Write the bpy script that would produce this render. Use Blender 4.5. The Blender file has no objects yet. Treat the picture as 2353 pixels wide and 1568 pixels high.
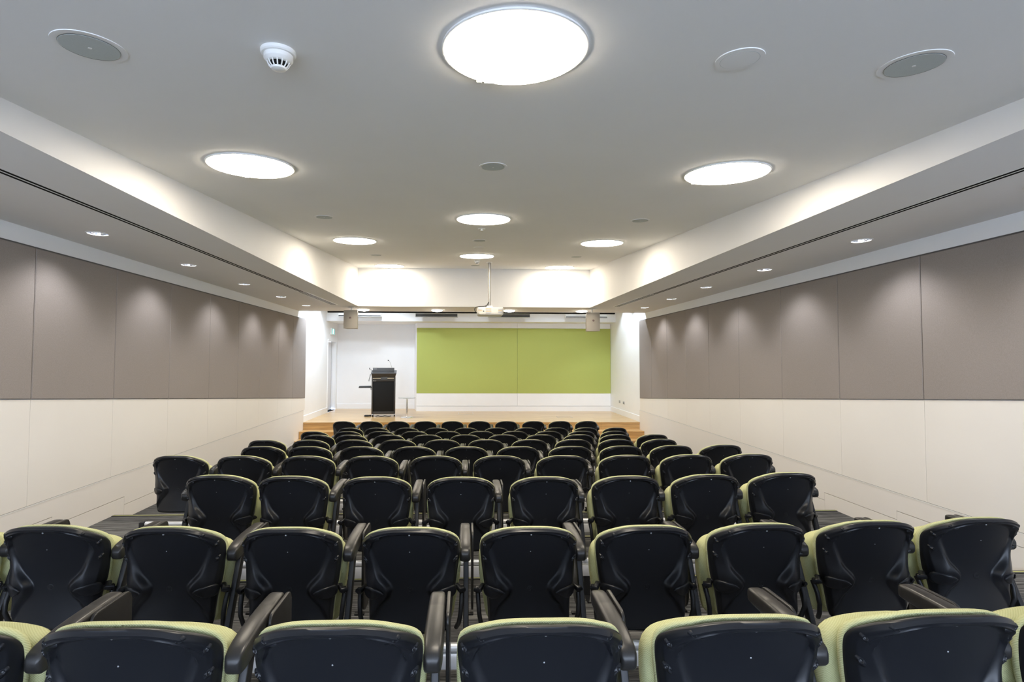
import bpy, bmesh, math, random
from mathutils import Vector, Matrix
random.seed(7)
sc = bpy.context.scene
COL = sc.collection
PI = math.pi
R = math.radians

# ------------------------------------------------------------------ materials
def mat(name, color, rough=0.5, metal=0.0, spec=0.5, emit=None, estr=0.0, coat=0.0, trans=0.0, ior=1.45):
    m = bpy.data.materials.new(name); m.use_nodes = True
    b = m.node_tree.nodes['Principled BSDF']
    b.inputs['Base Color'].default_value = (*color, 1)
    b.inputs['Roughness'].default_value = rough
    b.inputs['Metallic'].default_value = metal
    b.inputs['Specular IOR Level'].default_value = spec
    b.inputs['IOR'].default_value = ior
    b.inputs['Coat Weight'].default_value = coat
    b.inputs['Coat Roughness'].default_value = 0.12
    b.inputs['Transmission Weight'].default_value = trans
    if emit:
        b.inputs['Emission Color'].default_value = (*emit, 1)
        b.inputs['Emission Strength'].default_value = estr
    return m

def nodes(m):
    t = m.node_tree
    return t, t.nodes, t.links, t.nodes['Principled BSDF']

def coords(m, scale=(1, 1, 1), kind='Object'):
    t, n, l, b = nodes(m)
    tc = n.new('ShaderNodeTexCoord'); mp = n.new('ShaderNodeMapping')
    mp.inputs['Scale'].default_value = scale
    l.new(tc.outputs[kind], mp.inputs['Vector'])
    return mp

def mottled(m, c1, c2, scale, detail=3.0, vec=(1, 1, 1), bump=0.0, dist=0.002):
    """noise between two near colours plus an optional fine bump"""
    t, n, l, b = nodes(m)
    mp = coords(m, vec)
    no = n.new('ShaderNodeTexNoise'); no.inputs['Scale'].default_value = scale; no.inputs['Detail'].default_value = detail
    l.new(mp.outputs[0], no.inputs['Vector'])
    cr = n.new('ShaderNodeValToRGB')
    cr.color_ramp.elements[0].position = 0.3; cr.color_ramp.elements[1].position = 0.7
    cr.color_ramp.elements[0].color = (*c1, 1); cr.color_ramp.elements[1].color = (*c2, 1)
    l.new(no.outputs['Fac'], cr.inputs['Fac']); l.new(cr.outputs['Color'], b.inputs['Base Color'])
    if bump:
        bp = n.new('ShaderNodeBump'); bp.inputs['Strength'].default_value = bump; bp.inputs['Distance'].default_value = dist
        l.new(no.outputs['Fac'], bp.inputs['Height']); l.new(bp.outputs[0], b.inputs['Normal'])
    return m

M = {}
M['wall'] = mottled(mat('white wall paint', (.86, .855, .84), .6), (.77, .76, .74), (.785, .775, .755), 3)
M['stagewall'] = mottled(mat('cool white wall paint', (.83, .84, .86), .55), (.87, .875, .885), (.885, .89, .90), 3)
M['ceil'] = mottled(mat('ceiling paint', (.74, .74, .74), .8, spec=.2), (.86, .86, .855), (.875, .875, .87), 2)
M['soffit'] = mottled(mat('soffit paint', (.62, .61, .60), .8, spec=.2), (.82, .81, .80), (.835, .825, .815), 2)
M['grey'] = mottled(mat('grey acoustic fabric', (.3, .27, .25), .95, spec=.1), (.275, .242, .222), (.32, .283, .26), 260, 2, (1, 1, .35), .25, .001)
M['green'] = mottled(mat('green pinboard fabric', (.4, .5, .1), .9, spec=.1), (.415, .458, .125), (.46, .507, .15), 180, 2, (1, 1, 1), .25, .001)
M['cream'] = mottled(mat('cream wall panel', (.7, .65, .58), .45, spec=.4), (.80, .765, .71), (.82, .785, .73), 1.2)
M['dado'] = mottled(mat('pale dado board', (.62, .57, .53), .45, spec=.4), (.78, .745, .70), (.80, .765, .72), 1.2)
M['black'] = mottled(mat('black moulded plastic', (.008, .009, .012), .36), (.0075, .0085, .011), (.0095, .0105, .0135), 900, 2, (1, 1, 1), .12, .0006)
M['armpad'] = mottled(mat('charcoal armrest plastic', (.022, .021, .02), .36), (.02, .019, .018), (.026, .025, .024), 700, 2, (1, 1, 1), .1, .0006)
M['steel_black'] = mat('black painted steel', (.014, .014, .015), .45)
M['alu'] = mottled(mat('brushed aluminium', (.86, .865, .87), .35, .35), (.85, .855, .86), (.89, .895, .9), 60, 2, (.05, 1, 1))
M['polesteel'] = mat('satin grey steel', (.36, .35, .33), .45, .8)
M['projector'] = mottled(mat('off white projector plastic', (.6, .58, .53), .45), (.595, .575, .525), (.61, .59, .54), 30)
M['chrome'] = mat('chromed steel', (.8, .8, .82), .12, 1.0)
M['screw'] = mat('pale screw head', (.34, .35, .36), .35, .3)
M['trimwhite'] = mottled(mat('white trim plastic', (.82, .82, .8), .4), (.81, .81, .79), (.83, .83, .81), 6)
M['grille'] = mottled(mat('grey speaker mesh', (.5, .54, .53), .7), (.47, .51, .50), (.54, .58, .57), 700, 1, (1, 1, 1), .3, .001)
M['dark'] = mat('dark slot', (.012, .012, .012), .9, spec=.1)
M['slotgrey'] = mat('dark grey louvre', (.09, .088, .085), .6)
M['diff'] = mat('lit lamp diffuser', (.9, .88, .84), .5, emit=(1.0, .89, .73), estr=26.0)
M['lamp'] = mat('lit lamp face', (.9, .9, .9), .5, emit=(.86, .92, 1.0), estr=2.5)
M['lampwarm'] = mat('lit downlight face', (.9, .9, .9), .5, emit=(1.0, .95, .88), estr=22.0)
M['reflector'] = mat('faceted lamp reflector', (.85, .87, .92), .12, 1.0)
M['speaker'] = mottled(mat('beige loudspeaker case', (.38, .345, .29), .6), (.37, .335, .28), (.4, .365, .31), 200)
M['badge'] = mat('dark red badge', (.09, .03, .025), .4)
M['mark'] = mat('white print', (.75, .75, .75), .5)
M['lectern'] = mottled(mat('dark grey lectern panel', (.045, .042, .038), .5), (.043, .04, .036), (.05, .046, .042), 40)
M['lecmesh'] = mottled(mat('black lectern cloth', (.012, .012, .012), .85, spec=.2), (.008, .008, .008), (.02, .02, .02), 500, 1)
M['deskgrey'] = mottled(mat('speckled grey laminate', (.08, .082, .085), .45), (.07, .072, .075), (.1, .102, .105), 300)
M['strip'] = mat('pale metal strip', (.62, .55, .4), .35, .4)
M['glass'] = mat('clear tinted glass', (.85, .95, .92), .02, trans=1.0, ior=1.45)
M['exit'] = mat('green exit sign face', (.22, .55, .52), .4, emit=(.3, .75, .75), estr=.3)
M['exitwhite'] = mat('white exit sign mark', (.8, .85, .85), .4, emit=(.9, 1, 1), estr=.7)
M['nosing'] = mat('dark step nosing', (.03, .03, .03), .5)
M['nosingline'] = mat('yellow green nosing strip', (.4, .4, .16), .5)
M['plaststeel'] = mat('satin steel plate', (.45, .45, .44), .4, .6)
M['tan'] = mat('tan vent slots', (.5, .38, .2), .5)
M['paleblue'] = mat('pale blue grey vent slots', (.36, .38, .45), .5)
M['gapshade'] = mat('painted gap shade', (.36, .34, .32), .9, spec=.1)  # colour stands in for the shade inside the dado gap
M['door'] = mat('white door leaf', (.80, .81, .84), .4)

# lime knit upholstery: small raised dots
def lime():
    m = mat('lime knit upholstery', (.5, .55, .24), .85, spec=.15)
    t, n, l, b = nodes(m)
    mp = coords(m)
    sep = n.new('ShaderNodeSeparateXYZ'); l.new(mp.outputs[0], sep.inputs[0])
    def mth(op, a, c):
        q = n.new('ShaderNodeMath'); q.operation = op
        for i, v in enumerate((a, c)):
            if v is None: continue
            if isinstance(v, (int, float)): q.inputs[i].default_value = v
            else: l.new(v, q.inputs[i])
        return q.outputs[0]
    F = 2 * PI / .0066
    sx = mth('SINE', mth('MULTIPLY', sep.outputs['X'], F), None)
    zy = mth('ADD', sep.outputs['Z'], mth('MULTIPLY', sep.outputs['Y'], .8))
    sz = mth('SINE', mth('MULTIPLY', zy, F), None)
    pr = mth('MULTIPLY', sx, sz)
    cr = n.new('ShaderNodeValToRGB')
    cr.color_ramp.elements[0].position = .1; cr.color_ramp.elements[1].position = .75
    cr.color_ramp.elements[0].color = (.485, .495, .25, 1); cr.color_ramp.elements[1].color = (.60, .605, .335, 1)
    h = mth('ADD', mth('MULTIPLY', pr, .5), .5)
    l.new(h, cr.inputs['Fac']); l.new(cr.outputs['Color'], b.inputs['Base Color'])
    bp = n.new('ShaderNodeBump'); bp.inputs['Strength'].default_value = .5; bp.inputs['Distance'].default_value = .0012
    l.new(h, bp.inputs['Height']); l.new(bp.outputs[0], b.inputs['Normal'])
    return m
M['lime'] = lime()

def carpet():
    m = mat('striped dark carpet tiles', (.05, .05, .05), .95, spec=.1)
    t, n, l, b = nodes(m)
    mp = coords(m, (1.5, 80, 1)); no = n.new('ShaderNodeTexNoise'); no.inputs['Scale'].default_value = 1.6; no.inputs['Detail'].default_value = 4
    no.inputs['Roughness'].default_value = .7
    l.new(mp.outputs[0], no.inputs['Vector'])
    cr = n.new('ShaderNodeValToRGB'); e = cr.color_ramp.elements
    e[0].position = .36; e[0].color = (.016, .016, .016, 1); e[1].position = .68; e[1].color = (.27, .27, .265, 1)
    k = e.new(.5); k.color = (.095, .095, .095, 1)
    l.new(no.outputs['Fac'], cr.inputs['Fac'])
    br = n.new('ShaderNodeTexBrick'); mp2 = coords(m, (1, 1, 1)); l.new(mp2.outputs[0], br.inputs['Vector'])
    br.inputs['Scale'].default_value = 1.0; br.inputs['Brick Width'].default_value = 1.0; br.inputs['Row Height'].default_value = .25
    br.inputs['Mortar Size'].default_value = 0.0
    br.inputs['Color1'].default_value = (.72, .72, .74, 1); br.inputs['Color2'].default_value = (1.25, 1.24, 1.2, 1)
    mx = n.new('ShaderNodeMix'); mx.data_type = 'RGBA'; mx.blend_type = 'MULTIPLY'; mx.inputs['Factor'].default_value = 1
    l.new(cr.outputs['Color'], mx.inputs['A']); l.new(br.outputs['Color'], mx.inputs['B'])
    l.new(mx.outputs['Result'], b.inputs['Base Color'])
    return m
M['carpet'] = carpet()

def wood():
    m = mat('honey timber boards', (.55, .36, .17), .3, coat=.35)
    t, n, l, b = nodes(m)
    br = n.new('ShaderNodeTexBrick'); mp = coords(m, (1, 1, 1)); l.new(mp.outputs[0], br.inputs['Vector'])
    br.inputs['Scale'].default_value = 1.0; br.inputs['Brick Width'].default_value = 2.1; br.inputs['Row Height'].default_value = .085
    br.inputs['Mortar Size'].default_value = .0012; br.offset = .37
    br.inputs['Color1'].default_value = (.56, .345, .135, 1); br.inputs['Color2'].default_value = (.68, .465, .225, 1)
    br.inputs['Mortar'].default_value = (.25, .14, .05, 1)
    no = n.new('ShaderNodeTexNoise'); mp2 = coords(m, (1.2, 26, 26)); no.inputs['Scale'].default_value = 2; no.inputs['Detail'].default_value = 4
    l.new(mp2.outputs[0], no.inputs['Vector'])
    cr = n.new('ShaderNodeValToRGB'); cr.color_ramp.elements[0].color = (.72, .68, .62, 1); cr.color_ramp.elements[1].color = (1.1, 1.1, 1.08, 1)
    cr.color_ramp.elements[0].position = .3; cr.color_ramp.elements[1].position = .68
    l.new(no.outputs['Fac'], cr.inputs['Fac'])
    mx = n.new('ShaderNodeMix'); mx.data_type = 'RGBA'; mx.blend_type = 'MULTIPLY'; mx.inputs['Factor'].default_value = 1
    l.new(br.outputs['Color'], mx.inputs['A']); l.new(cr.outputs['Color'], mx.inputs['B'])
    l.new(mx.outputs['Result'], b.inputs['Base Color'])
    return m
M['wood'] = wood()

# ------------------------------------------------------------------ mesh builder
class MB:
    def __init__(s): s.bm = bmesh.new()
    def v(s, *p): return s.bm.verts.new(p)
    def f(s, *vs):
        try: return s.bm.faces.new(vs)
        except ValueError: return None
    def box(s, x0, x1, y0, y1, z0, z1, bev=0.0, seg=2):
        vs = [s.v(x, y, z) for x in (x0, x1) for y in (y0, y1) for z in (z0, z1)]
        fs = [s.f(*[vs[i] for i in q]) for q in ((0, 1, 3, 2), (4, 6, 7, 5), (0, 4, 5, 1), (2, 3, 7, 6), (0, 2, 6, 4), (1, 5, 7, 3))]
        if bev:
            es = list({e for f in fs for e in f.edges})
            bmesh.ops.bevel(s.bm, geom=es, offset=bev, segments=seg, profile=.5, affect='EDGES')
        return s
    def hexa(s, p):
        """p: eight corners, bottom four then top four, each ring in order"""
        vs = [s.v(*q) for q in p]
        for q in ((3, 2, 1, 0), (4, 5, 6, 7), (0, 1, 5, 4), (1, 2, 6, 5), (2, 3, 7, 6), (3, 0, 4, 7)): s.f(*[vs[i] for i in q])
        return s
    def loft(s, rings, cap=True, closed=True):
        """rings: lists of points, same length; joined by quads"""
        R_ = [[s.v(*p) for p in r] for r in rings]
        n = len(R_[0])
        for a, b in zip(R_, R_[1:]):
            for i in range(n if closed else n - 1):
                j = (i + 1) % n
                s.f(a[i], a[j], b[j], b[i])
        if cap:
            s.f(*reversed(R_[0])); s.f(*R_[-1])
        return s
    def lathe(s, prof, c=(0, 0, 0), axis='z', seg=24, cap0=True, cap1=True):
        """prof: [(radius, height)]"""
        rings = []
        for r, h in prof:
            ring = []
            for i in range(seg):
                a = 2 * PI * i / seg
                u, w = r * math.cos(a), r * math.sin(a)
                p = {'z': (u, w, h), 'y': (u, h, w), 'x': (h, u, w)}[axis]
                ring.append(tuple(p[k] + c[k] for k in range(3)))
            rings.append(ring)
        R_ = [[s.v(*p) for p in r] for r in rings]
        for a, b in zip(R_, R_[1:]):
            for i in range(seg):
                j = (i + 1) % seg
                s.f(a[i], a[j], b[j], b[i])
        if cap0: s.f(*reversed(R_[0]))
        if cap1: s.f(*R_[-1])
        return s
    def tube(s, pts, r, seg=10, flat=1.0):
        pts = [Vector(p) for p in pts]; rings = []
        rr = r if isinstance(r, (list, tuple)) else [r] * len(pts)
        sg = [(b - a).normalized() for a, b in zip(pts, pts[1:])]
        up = min((Vector((0, 0, 1)), Vector((1, 0, 0)), Vector((0, 1, 0))), key=lambda ax: max(abs(d.dot(ax)) for d in sg))
        for i, p in enumerate(pts):
            d = (pts[min(i + 1, len(pts) - 1)] - pts[max(i - 1, 0)]).normalized()
            a = d.cross(up).normalized()
            b = d.cross(a).normalized()
            rings.append([tuple(p + a * rr[i] * math.cos(2 * PI * k / seg) + b * rr[i] * flat * math.sin(2 * PI * k / seg)) for k in range(seg)])
        return s.loft(rings)
    def prism(s, poly, plane, a, b, bev=0.0):
        """poly of 2D points extruded from a to b along the axis missing from plane ('yz' -> x)"""
        def P(u, w, t): return {'yz': (t, u, w), 'xz': (u, t, w), 'xy': (u, w, t)}[plane]
        lo = [s.v(*P(u, w, a)) for u, w in poly]; hi = [s.v(*P(u, w, b)) for u, w in poly]
        n = len(poly); fs = [s.f(*reversed(lo)), s.f(*hi)]
        for i in range(n): fs.append(s.f(lo[i], lo[(i + 1) % n], hi[(i + 1) % n], hi[i]))
        if bev:
            es = set()
            for f in fs[:2]: es |= set(f.edges)
            bmesh.ops.bevel(s.bm, geom=list(es), offset=bev, segments=2, profile=.5, affect='EDGES')
        return s
    def mesh(s, name, smooth=True, sharp=38):
        bmesh.ops.recalc_face_normals(s.bm, faces=s.bm.faces)
        me = bpy.data.meshes.new(name); s.bm.to_mesh(me); s.bm.free()
        if smooth:
            me.polygons.foreach_set('use_smooth', [True] * len(me.polygons))
            me.set_sharp_from_angle(angle=R(sharp))
        return me
    def build(s, name, m, parent=None, smooth=True, sharp=38):
        return link(name, s.mesh(name, smooth, sharp), m, parent)

def link(name, me, m=None, parent=None):
    if m is not None and not me.materials: me.materials.append(M[m] if isinstance(m, str) else m)
    o = bpy.data.objects.new(name, me); COL.objects.link(o)
    if parent: o.parent = parent
    return o

def tag(o, label, cat=None, group=None, kind=None):
    if label: o['label'] = label
    if cat: o['category'] = cat
    if group: o['group'] = group
    if kind: o['kind'] = kind
    return o

def thing(name, loc, label, cat, group=None):
    o = bpy.data.objects.new(name, None); COL.objects.link(o); o.location = loc; o.empty_display_size = .1
    return tag(o, label, cat, group)

def struct(o, label=None):
    o['kind'] = 'structure'
    if label: o['label'] = label
    return o

def copy_tree(o, parent=None):
    c = o.copy(); COL.objects.link(c)
    if parent: c.parent = parent
    for ch in o.children: copy_tree(ch, c)
    return c

ORD = ['first', 'second', 'third', 'fourth', 'fifth', 'sixth', 'seventh', 'eighth', 'ninth', 'tenth', 'eleventh']

# ------------------------------------------------------------------ the room (z = 0 is the flat floor before the stage)
CAMZ = 2.072
def wl(y): return -3.822 - .011 * y          # the side walls splay a little towards the stage
def wr(y): return 4.24 + .0135 * y
def rl(y): return -2.387 + .0062 * y         # sides of the raised central ceiling
def rr_(y): return 2.789 - .0026 * y
SOF = 3.232                                  # underside of the side soffits
def cz(y): return 3.198 + .0767 * y          # raised ceiling, rising to the stage
Y_BACK = -3.2; Y_END = 11.39; Y_SOF = 12.6; Y_ST = 12.99; Y_WALL = 15.8; Y_ALC = 16.6
ZS = .527

# raised floor in tiers
TIERS = [(Y_BACK, 1.75, .575), (1.75, 3.85, .492), (3.85, 4.9, .431), (4.9, 5.96, .345), (5.96, 7.0, .254), (7.0, 8.03, .169), (8.03, 9.09, .076), (9.09, Y_ST + .05, 0.0)]
fl = MB()
prof = []
for y0, y1, z in TIERS: prof += [(y0, z), (y1, z)]
left = [fl.v(wl(y) - .05, y, z) for y, z in prof]; right = [fl.v(wr(y) + .05, y, z) for y, z in prof]
for i in range(len(prof) - 1): fl.f(left[i], right[i], right[i + 1], left[i + 1])
struct(fl.build('floor', 'carpet', smooth=False), 'stepped floor of dark striped carpet tiles')
for k, (a, b) in enumerate(zip(TIERS, TIERS[1:])):
    y = a[1]; z = a[2]
    t = MB().box(wl(y) + .03, wr(y) - .03, y - .045, y + .004, z + .0005, z + .006, .002).build('trim_%d' % (k + 1), 'nosing', smooth=False)
    struct(t)
    MB().box(wl(y) + .035, wr(y) - .035, y - .03, y - .012, z + .006, z + .0075).build('nosing_strip', 'nosingline', t, smooth=False)

def wall_slab(name, side, y0, y1, z0, z1, m, t0=0.0, t1=-.12, label=None):
    """a slab on a side wall; t0 / t1 are offsets into the room of its two faces; z may be functions of y"""
    w = wl if side < 0 else wr
    Z = lambda z, y: z(y) if callable(z) else z
    mb = MB(); s = -side
    P = lambda y, t, z: (w(y) + s * t, y, Z(z, y))
    mb.hexa([P(y0, t0, z0), P(y1, t0, z0), P(y1, t1, z0), P(y0, t1, z0), P(y0, t0, z1), P(y1, t0, z1), P(y1, t1, z1), P(y0, t1, z1)])
    return mb.build(name, m, smooth=False)

DY0, DY1, DZ = 15.42, 16.34, 2.62
def multi_slab(name, side, parts, m):
    w = wl if side < 0 else wr; s = -side; mb = MB()
    for y0, y1, z0, z1, t0, t1 in parts:
        P = lambda y, t, z: (w(y) + s * t, y, z)
        mb.hexa([P(y0, t0, z0), P(y1, t0, z0), P(y1, t1, z0), P(y0, t1, z0), P(y0, t0, z1), P(y1, t0, z1), P(y1, t1, z1), P(y0, t1, z1)])
    return mb.build(name, m, smooth=False)
struct(multi_slab('wall_left', -1, [(Y_BACK, DY0, -.1, 4.6, 0, -.16), (DY0, DY1, DZ, 4.6, 0, -.16), (DY1, Y_ALC + .1, -.1, 4.6, 0, -.16)], 'stagewall'), 'white left wall beyond the panels')
struct(multi_slab('wall_right', 1, [(Y_BACK, Y_ALC, -.1, 4.6, 0, -.16)], 'stagewall'), 'white right wall')
# rear wall behind the camera with a wide window
mb = MB()
for x0, x1, z0, z1 in ((-4, -3.3, .5, 4.2), (3.6, 4.4, .5, 4.2), (-3.3, 3.6, .5, 1.3), (-3.3, 3.6, 2.9, 4.2)): mb.box(x0, x1, Y_BACK - .15, Y_BACK, z0, z1)
struct(mb.build('wall_rear', 'wall', smooth=False))
mb = MB()
for x in (-3.3, -1.0, 1.27, 3.54): mb.box(x, x + .06, Y_BACK - .1, Y_BACK - .04, 1.3, 2.9)
mb.box(-3.3, 3.6, Y_BACK - .1, Y_BACK - .04, 1.3, 1.36).box(-3.3, 3.6, Y_BACK - .1, Y_BACK - .04, 2.84, 2.9)
struct(mb.build('window_1', 'trimwhite', smooth=False))

# ---- side wall linings
def zb(y): return 1.733 - .0717 * (y - 4.5)         # lower edge of the grey panels
def zk(y): return .760 + .0074 * (y - 4.5)          # top of the dado
seams = {-1: [2.58, 3.68, 4.783, 5.894, 6.985, 8.08, 9.115, 10.11, 11.13, 12.08, 13.085], 1: [2.56, 3.64, 4.728, 5.837, 6.942, 8.07, 9.117, 10.104, 11.098, 12.07, 12.944]}
PT = 3.062
for side, nm, wrd in ((-1, 'left', 'left'), (1, 'right', 'right')):
    S = seams[side]
    for i, (a, b) in enumerate(zip(S, S[1:])):
        w = wl if side < 0 else wr; s = -side; mb = MB()
        # gently softened slab of fabric
        g = .003
        ins = [(.001, 0.0), (.028, 0.0), (.034, .006)]
        rings = []
        for t, c in ins:
            ya, yb = a + g + c, b - g - c
            rings.append([(w(ya) + s * t, ya, zb(ya) + c), (w(yb) + s * t, yb, zb(yb) + c), (w(yb) + s * t, yb, PT - c), (w(ya) + s * t, ya, PT - c)])
        o = mb.loft(rings).build('acoustic_panel', 'grey', smooth=False)
        n = len(S) - 2 - i
        where = 'nearest the stage' if n == 0 else '%s from the stage' % ORD[n]
        if i == 1: where = 'cut by the edge of the photo'
        if i == 0: where = 'nearest the rear of the room'
        tag(o, 'grey fabric acoustic panel on the %s wall, %s' % (wrd, where), 'wall panel', 'grey acoustic panels on the %s wall' % wrd)
    for i, (a, b) in enumerate(zip(S, S[1:])):
        struct(wall_slab('wall_%s' % nm, side, a + .0015, b - .0015, lambda y: zk(y) + .009, lambda y: zb(y) - .007, 'cream', .026, 0.0), 'cream lower panel of the %s wall' % wrd)
    # dado board with painted edge highlight and gap shade, then the stepped baseboard
    base = []
    for y0, y1, z in TIERS:
        base += [(y0 + (.18 if y0 > 0 else 0), z + .158), (y1 + .18, z + .158)]
    base[-1] = (12.99, .158)
    base = [(max(y, -3.1), z) for y, z in base]
    top = [(-3.1, zk(-3.1)), (12.99, zk(12.99))]
    mb = MB()
    def strip(mb, lower, upper, t):
        # quads between two poly-lines sampled at the same y
        for (ya, la, ua), (yb, lb, ub) in zip(list(zip([p[0] for p in lower], [p[1] for p in lower], upper)), list(zip([p[0] for p in lower], [p[1] for p in lower], upper))[1:]):
            if abs(yb - ya) < 1e-6: continue
            P = lambda y, z, tt: (w(y) + s * tt, y, z)
            mb.hexa([P(ya, la, t), P(yb, lb, t), P(yb, lb, 0), P(ya, la, 0), P(ya, ua, t), P(yb, ub, t), P(yb, ub, 0), P(ya, ua, 0)])
    seq = []
    for i in range(0, len(base), 2):
        (ya, za), (yb, zb_) = base[i], base[i + 1]
        g0 = 0
        seq.append((ya + g0, za, yb, zb_))
    for ya, za, yb, zz in seq:
        strip(mb, [(ya, za + .004), (yb, zz + .004)], [zk(ya) - .004, zk(yb) - .004], .026)
    struct(mb.build('trim_%d' % (20 + (side > 0)), 'dado', smooth=False), 'pale stepped dado board on the %s wall' % wrd)
    mb = MB()
    for k, (ya, za, yb, zz) in enumerate(seq):
        y0, y1, z = TIERS[k]
        # the board covers down to the carpet of the tier below it
        strip(mb, [(ya, z - .1), (yb - .003, z - .1)], [za - .002, zz - .002], .026)
    struct(mb.build('baseboard_%s' % nm, 'dado', smooth=False))
    struct(wall_slab('trim_%d' % (30 + (side > 0)), side, -3.1, 12.99, lambda y: zk(y) - .0035, lambda y: zk(y) + .0035, 'wall', .0285, 0.0))  # white strip stands in for the highlight along the chamfer
    struct(wall_slab('trim_%d' % (50 + (side > 0)), side, -3.1, 12.99, lambda y: zk(y) + .0035, lambda y: zk(y) + .009, 'gapshade', .02, 0.0))  # darker strip colours in the shade of the gap above
    struct(wall_slab('trim_%d' % (40 + (side > 0)), side, -3.1, S[-1], 3.066, 3.078, 'slotgrey', .012, 0.0))
    if side < 0:
        struct(wall_slab('baseboard_stage', side, Y_ST + .01, DY0 - .06, ZS, ZS + .15, 'stagewall', .012, 0.0))
        struct(wall_slab('baseboard_stage', side, DY1 + .06, Y_ALC, ZS, ZS + .15, 'stagewall', .012, 0.0))
    else:
        struct(wall_slab('baseboard_stage', side, Y_ST + .01, Y_WALL, ZS, ZS + .15, 'stagewall', .012, 0.0))

# ---- raised centre of the ceiling and its sides
mb = MB()
Y_REC = .5                                  # behind this line the ceiling is level with the soffits
q = [(rl(Y_REC) - .01, Y_REC), (rr_(Y_REC) + .01, Y_REC), (rr_(Y_END) + .01, Y_END + .01), (rl(Y_END) - .01, Y_END + .01)]
mb.hexa([(x, y, cz(y)) for x, y in q] + [(x, y, cz(y) + .1) for x, y in q])
struct(mb.build('ceiling', 'ceil', smooth=False), 'raised centre of the ceiling')
mb = MB(); q = [(rl(Y_BACK), Y_BACK), (rr_(Y_BACK), Y_BACK), (rr_(Y_REC), Y_REC), (rl(Y_REC), Y_REC)]
mb.hexa([(x, y, SOF + .0005) for x, y in q] + [(x, y, SOF + .1) for x, y in q])
struct(mb.build('ceiling_rear', 'ceil', smooth=False))

# side soffits: underside with round holes for the downlights
DL = {-1: [(-3.40, y) for y in (3.32, 4.914, 6.509, 8.131, 9.741, 11.281)], 1: [(3.81, 3.27), (3.81, 4.852), (3.81, 6.475), (3.80, 8.063), (3.88, 9.641), (3.945, 11.266)]}
DLB = [(-2.342, 12.14), (-.642, 12.08), (1.042, 12.08), (2.745, 12.14)]
HR = .083
def underside(mb, xl, xr, ya, yb, holes, z, a=.12, hr=HR):
    """flat strip facing down between x = xl(y)..xr(y) with round holes"""
    def quad(x0, x1, y0, y1):
        f = lambda x, y: x(y) if callable(x) else x
        mb.f(mb.v(f(x0, y0), y0, z), mb.v(f(x0, y1), y1, z), mb.v(f(x1, y1), y1, z), mb.v(f(x1, y0), y0, z))
    ys = ya
    rows = {}
    for x, y in holes: rows.setdefault(round(y, 3), []).append(x)
    for y in sorted(rows):
        quad(xl, xr, ys, y - a)
        xs = xl
        for x in sorted(rows[y]):
            quad(xs, x - a, y - a, y + a)
            N = 32
            sq = []; ci = []
            for i in range(N):
                t = 2 * PI * i / N; c_, s_ = math.cos(t), math.sin(t); k = a / max(abs(c_), abs(s_))
                sq.append(mb.v(x + c_ * k, y + s_ * k, z)); ci.append(mb.v(x + c_ * hr, y + s_ * hr, z))
            for i in range(N): mb.f(sq[i], sq[(i + 1) % N], ci[(i + 1) % N], ci[i])
            xs = x + a
        quad(xs, xr, y - a, y + a)
        ys = y + a
    quad(xl, xr, ys, yb)
for side, nm in ((-1, 'left'), (1, 'right')):
    mb = MB()
    e = rl if side < 0 else rr_; w = wl if side < 0 else wr
    lo, hi = (w, e) if side < 0 else (e, w)
    underside(mb, lo, hi, Y_BACK, Y_END, DL[side], SOF)
    # inner face of the soffit, up past the raised ceiling
    pass
    o = struct(mb.build('ceiling_%s' % nm, 'soffit', smooth=False), 'lower %s side of the ceiling' % nm)
    mb = MB(); x2 = .05 * (1 if side > 0 else -1)
    mb.hexa([(e(Y_REC), Y_REC, SOF), (e(Y_END), Y_END, SOF), (e(Y_END) + x2, Y_END, SOF + .0005), (e(Y_REC) + x2, Y_REC, SOF + .0005),
             (e(Y_REC), Y_REC, cz(Y_REC) + .05), (e(Y_END), Y_END, cz(Y_END) + .05), (e(Y_END) + x2, Y_END, cz(Y_END) + .05), (e(Y_REC) + x2, Y_REC, cz(Y_REC) + .05)])
    struct(mb.build('beam_%s' % nm, 'wall', smooth=False), 'white upright side of the raised ceiling, %s' % nm)
# front beam: underside, upright face to the room, back face to the stage
mb = MB()
underside(mb, wl, wr, Y_END, Y_SOF, [], SOF)
struct(mb.build('ceiling_front', 'soffit', smooth=False), 'lower front part of the ceiling with four lit downlights')
mb = MB().box(rl(Y_END) - .02, rr_(Y_END) + .02, Y_END, Y_END + .05, SOF, cz(Y_END) + .05)
struct(mb.build('beam_front', 'wall', smooth=False), 'white upright face at the stage end of the raised ceiling')
struct(MB().box(wl(12.6), wr(12.6), Y_SOF - .04, Y_SOF, SOF, 4.3).build('beam_stage', 'wall', smooth=False))
# ceiling above the stage, bulkhead and ceiling of the back
struct(MB().box(-4.1, 4.6, Y_SOF - .02, 15.22, 3.9, 3.98).build('ceiling_stage', 'stagewall', smooth=False))
struct(MB().box(wl(15.2), wr(15.2), 15.2, 15.28, 3.19, 3.92).box(wl(16), wr(16), 15.2805, Y_ALC + .1, 3.1902, 3.24).build('beam_bulkhead', 'stagewall', smooth=False), 'white bulkhead across the stage')
# outer lid so that no light leaks in
struct(MB().box(-4.3, 4.8, Y_BACK - .2, 16.9, 4.6, 4.65).build('ceiling_lid', 'wall', smooth=False))

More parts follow.
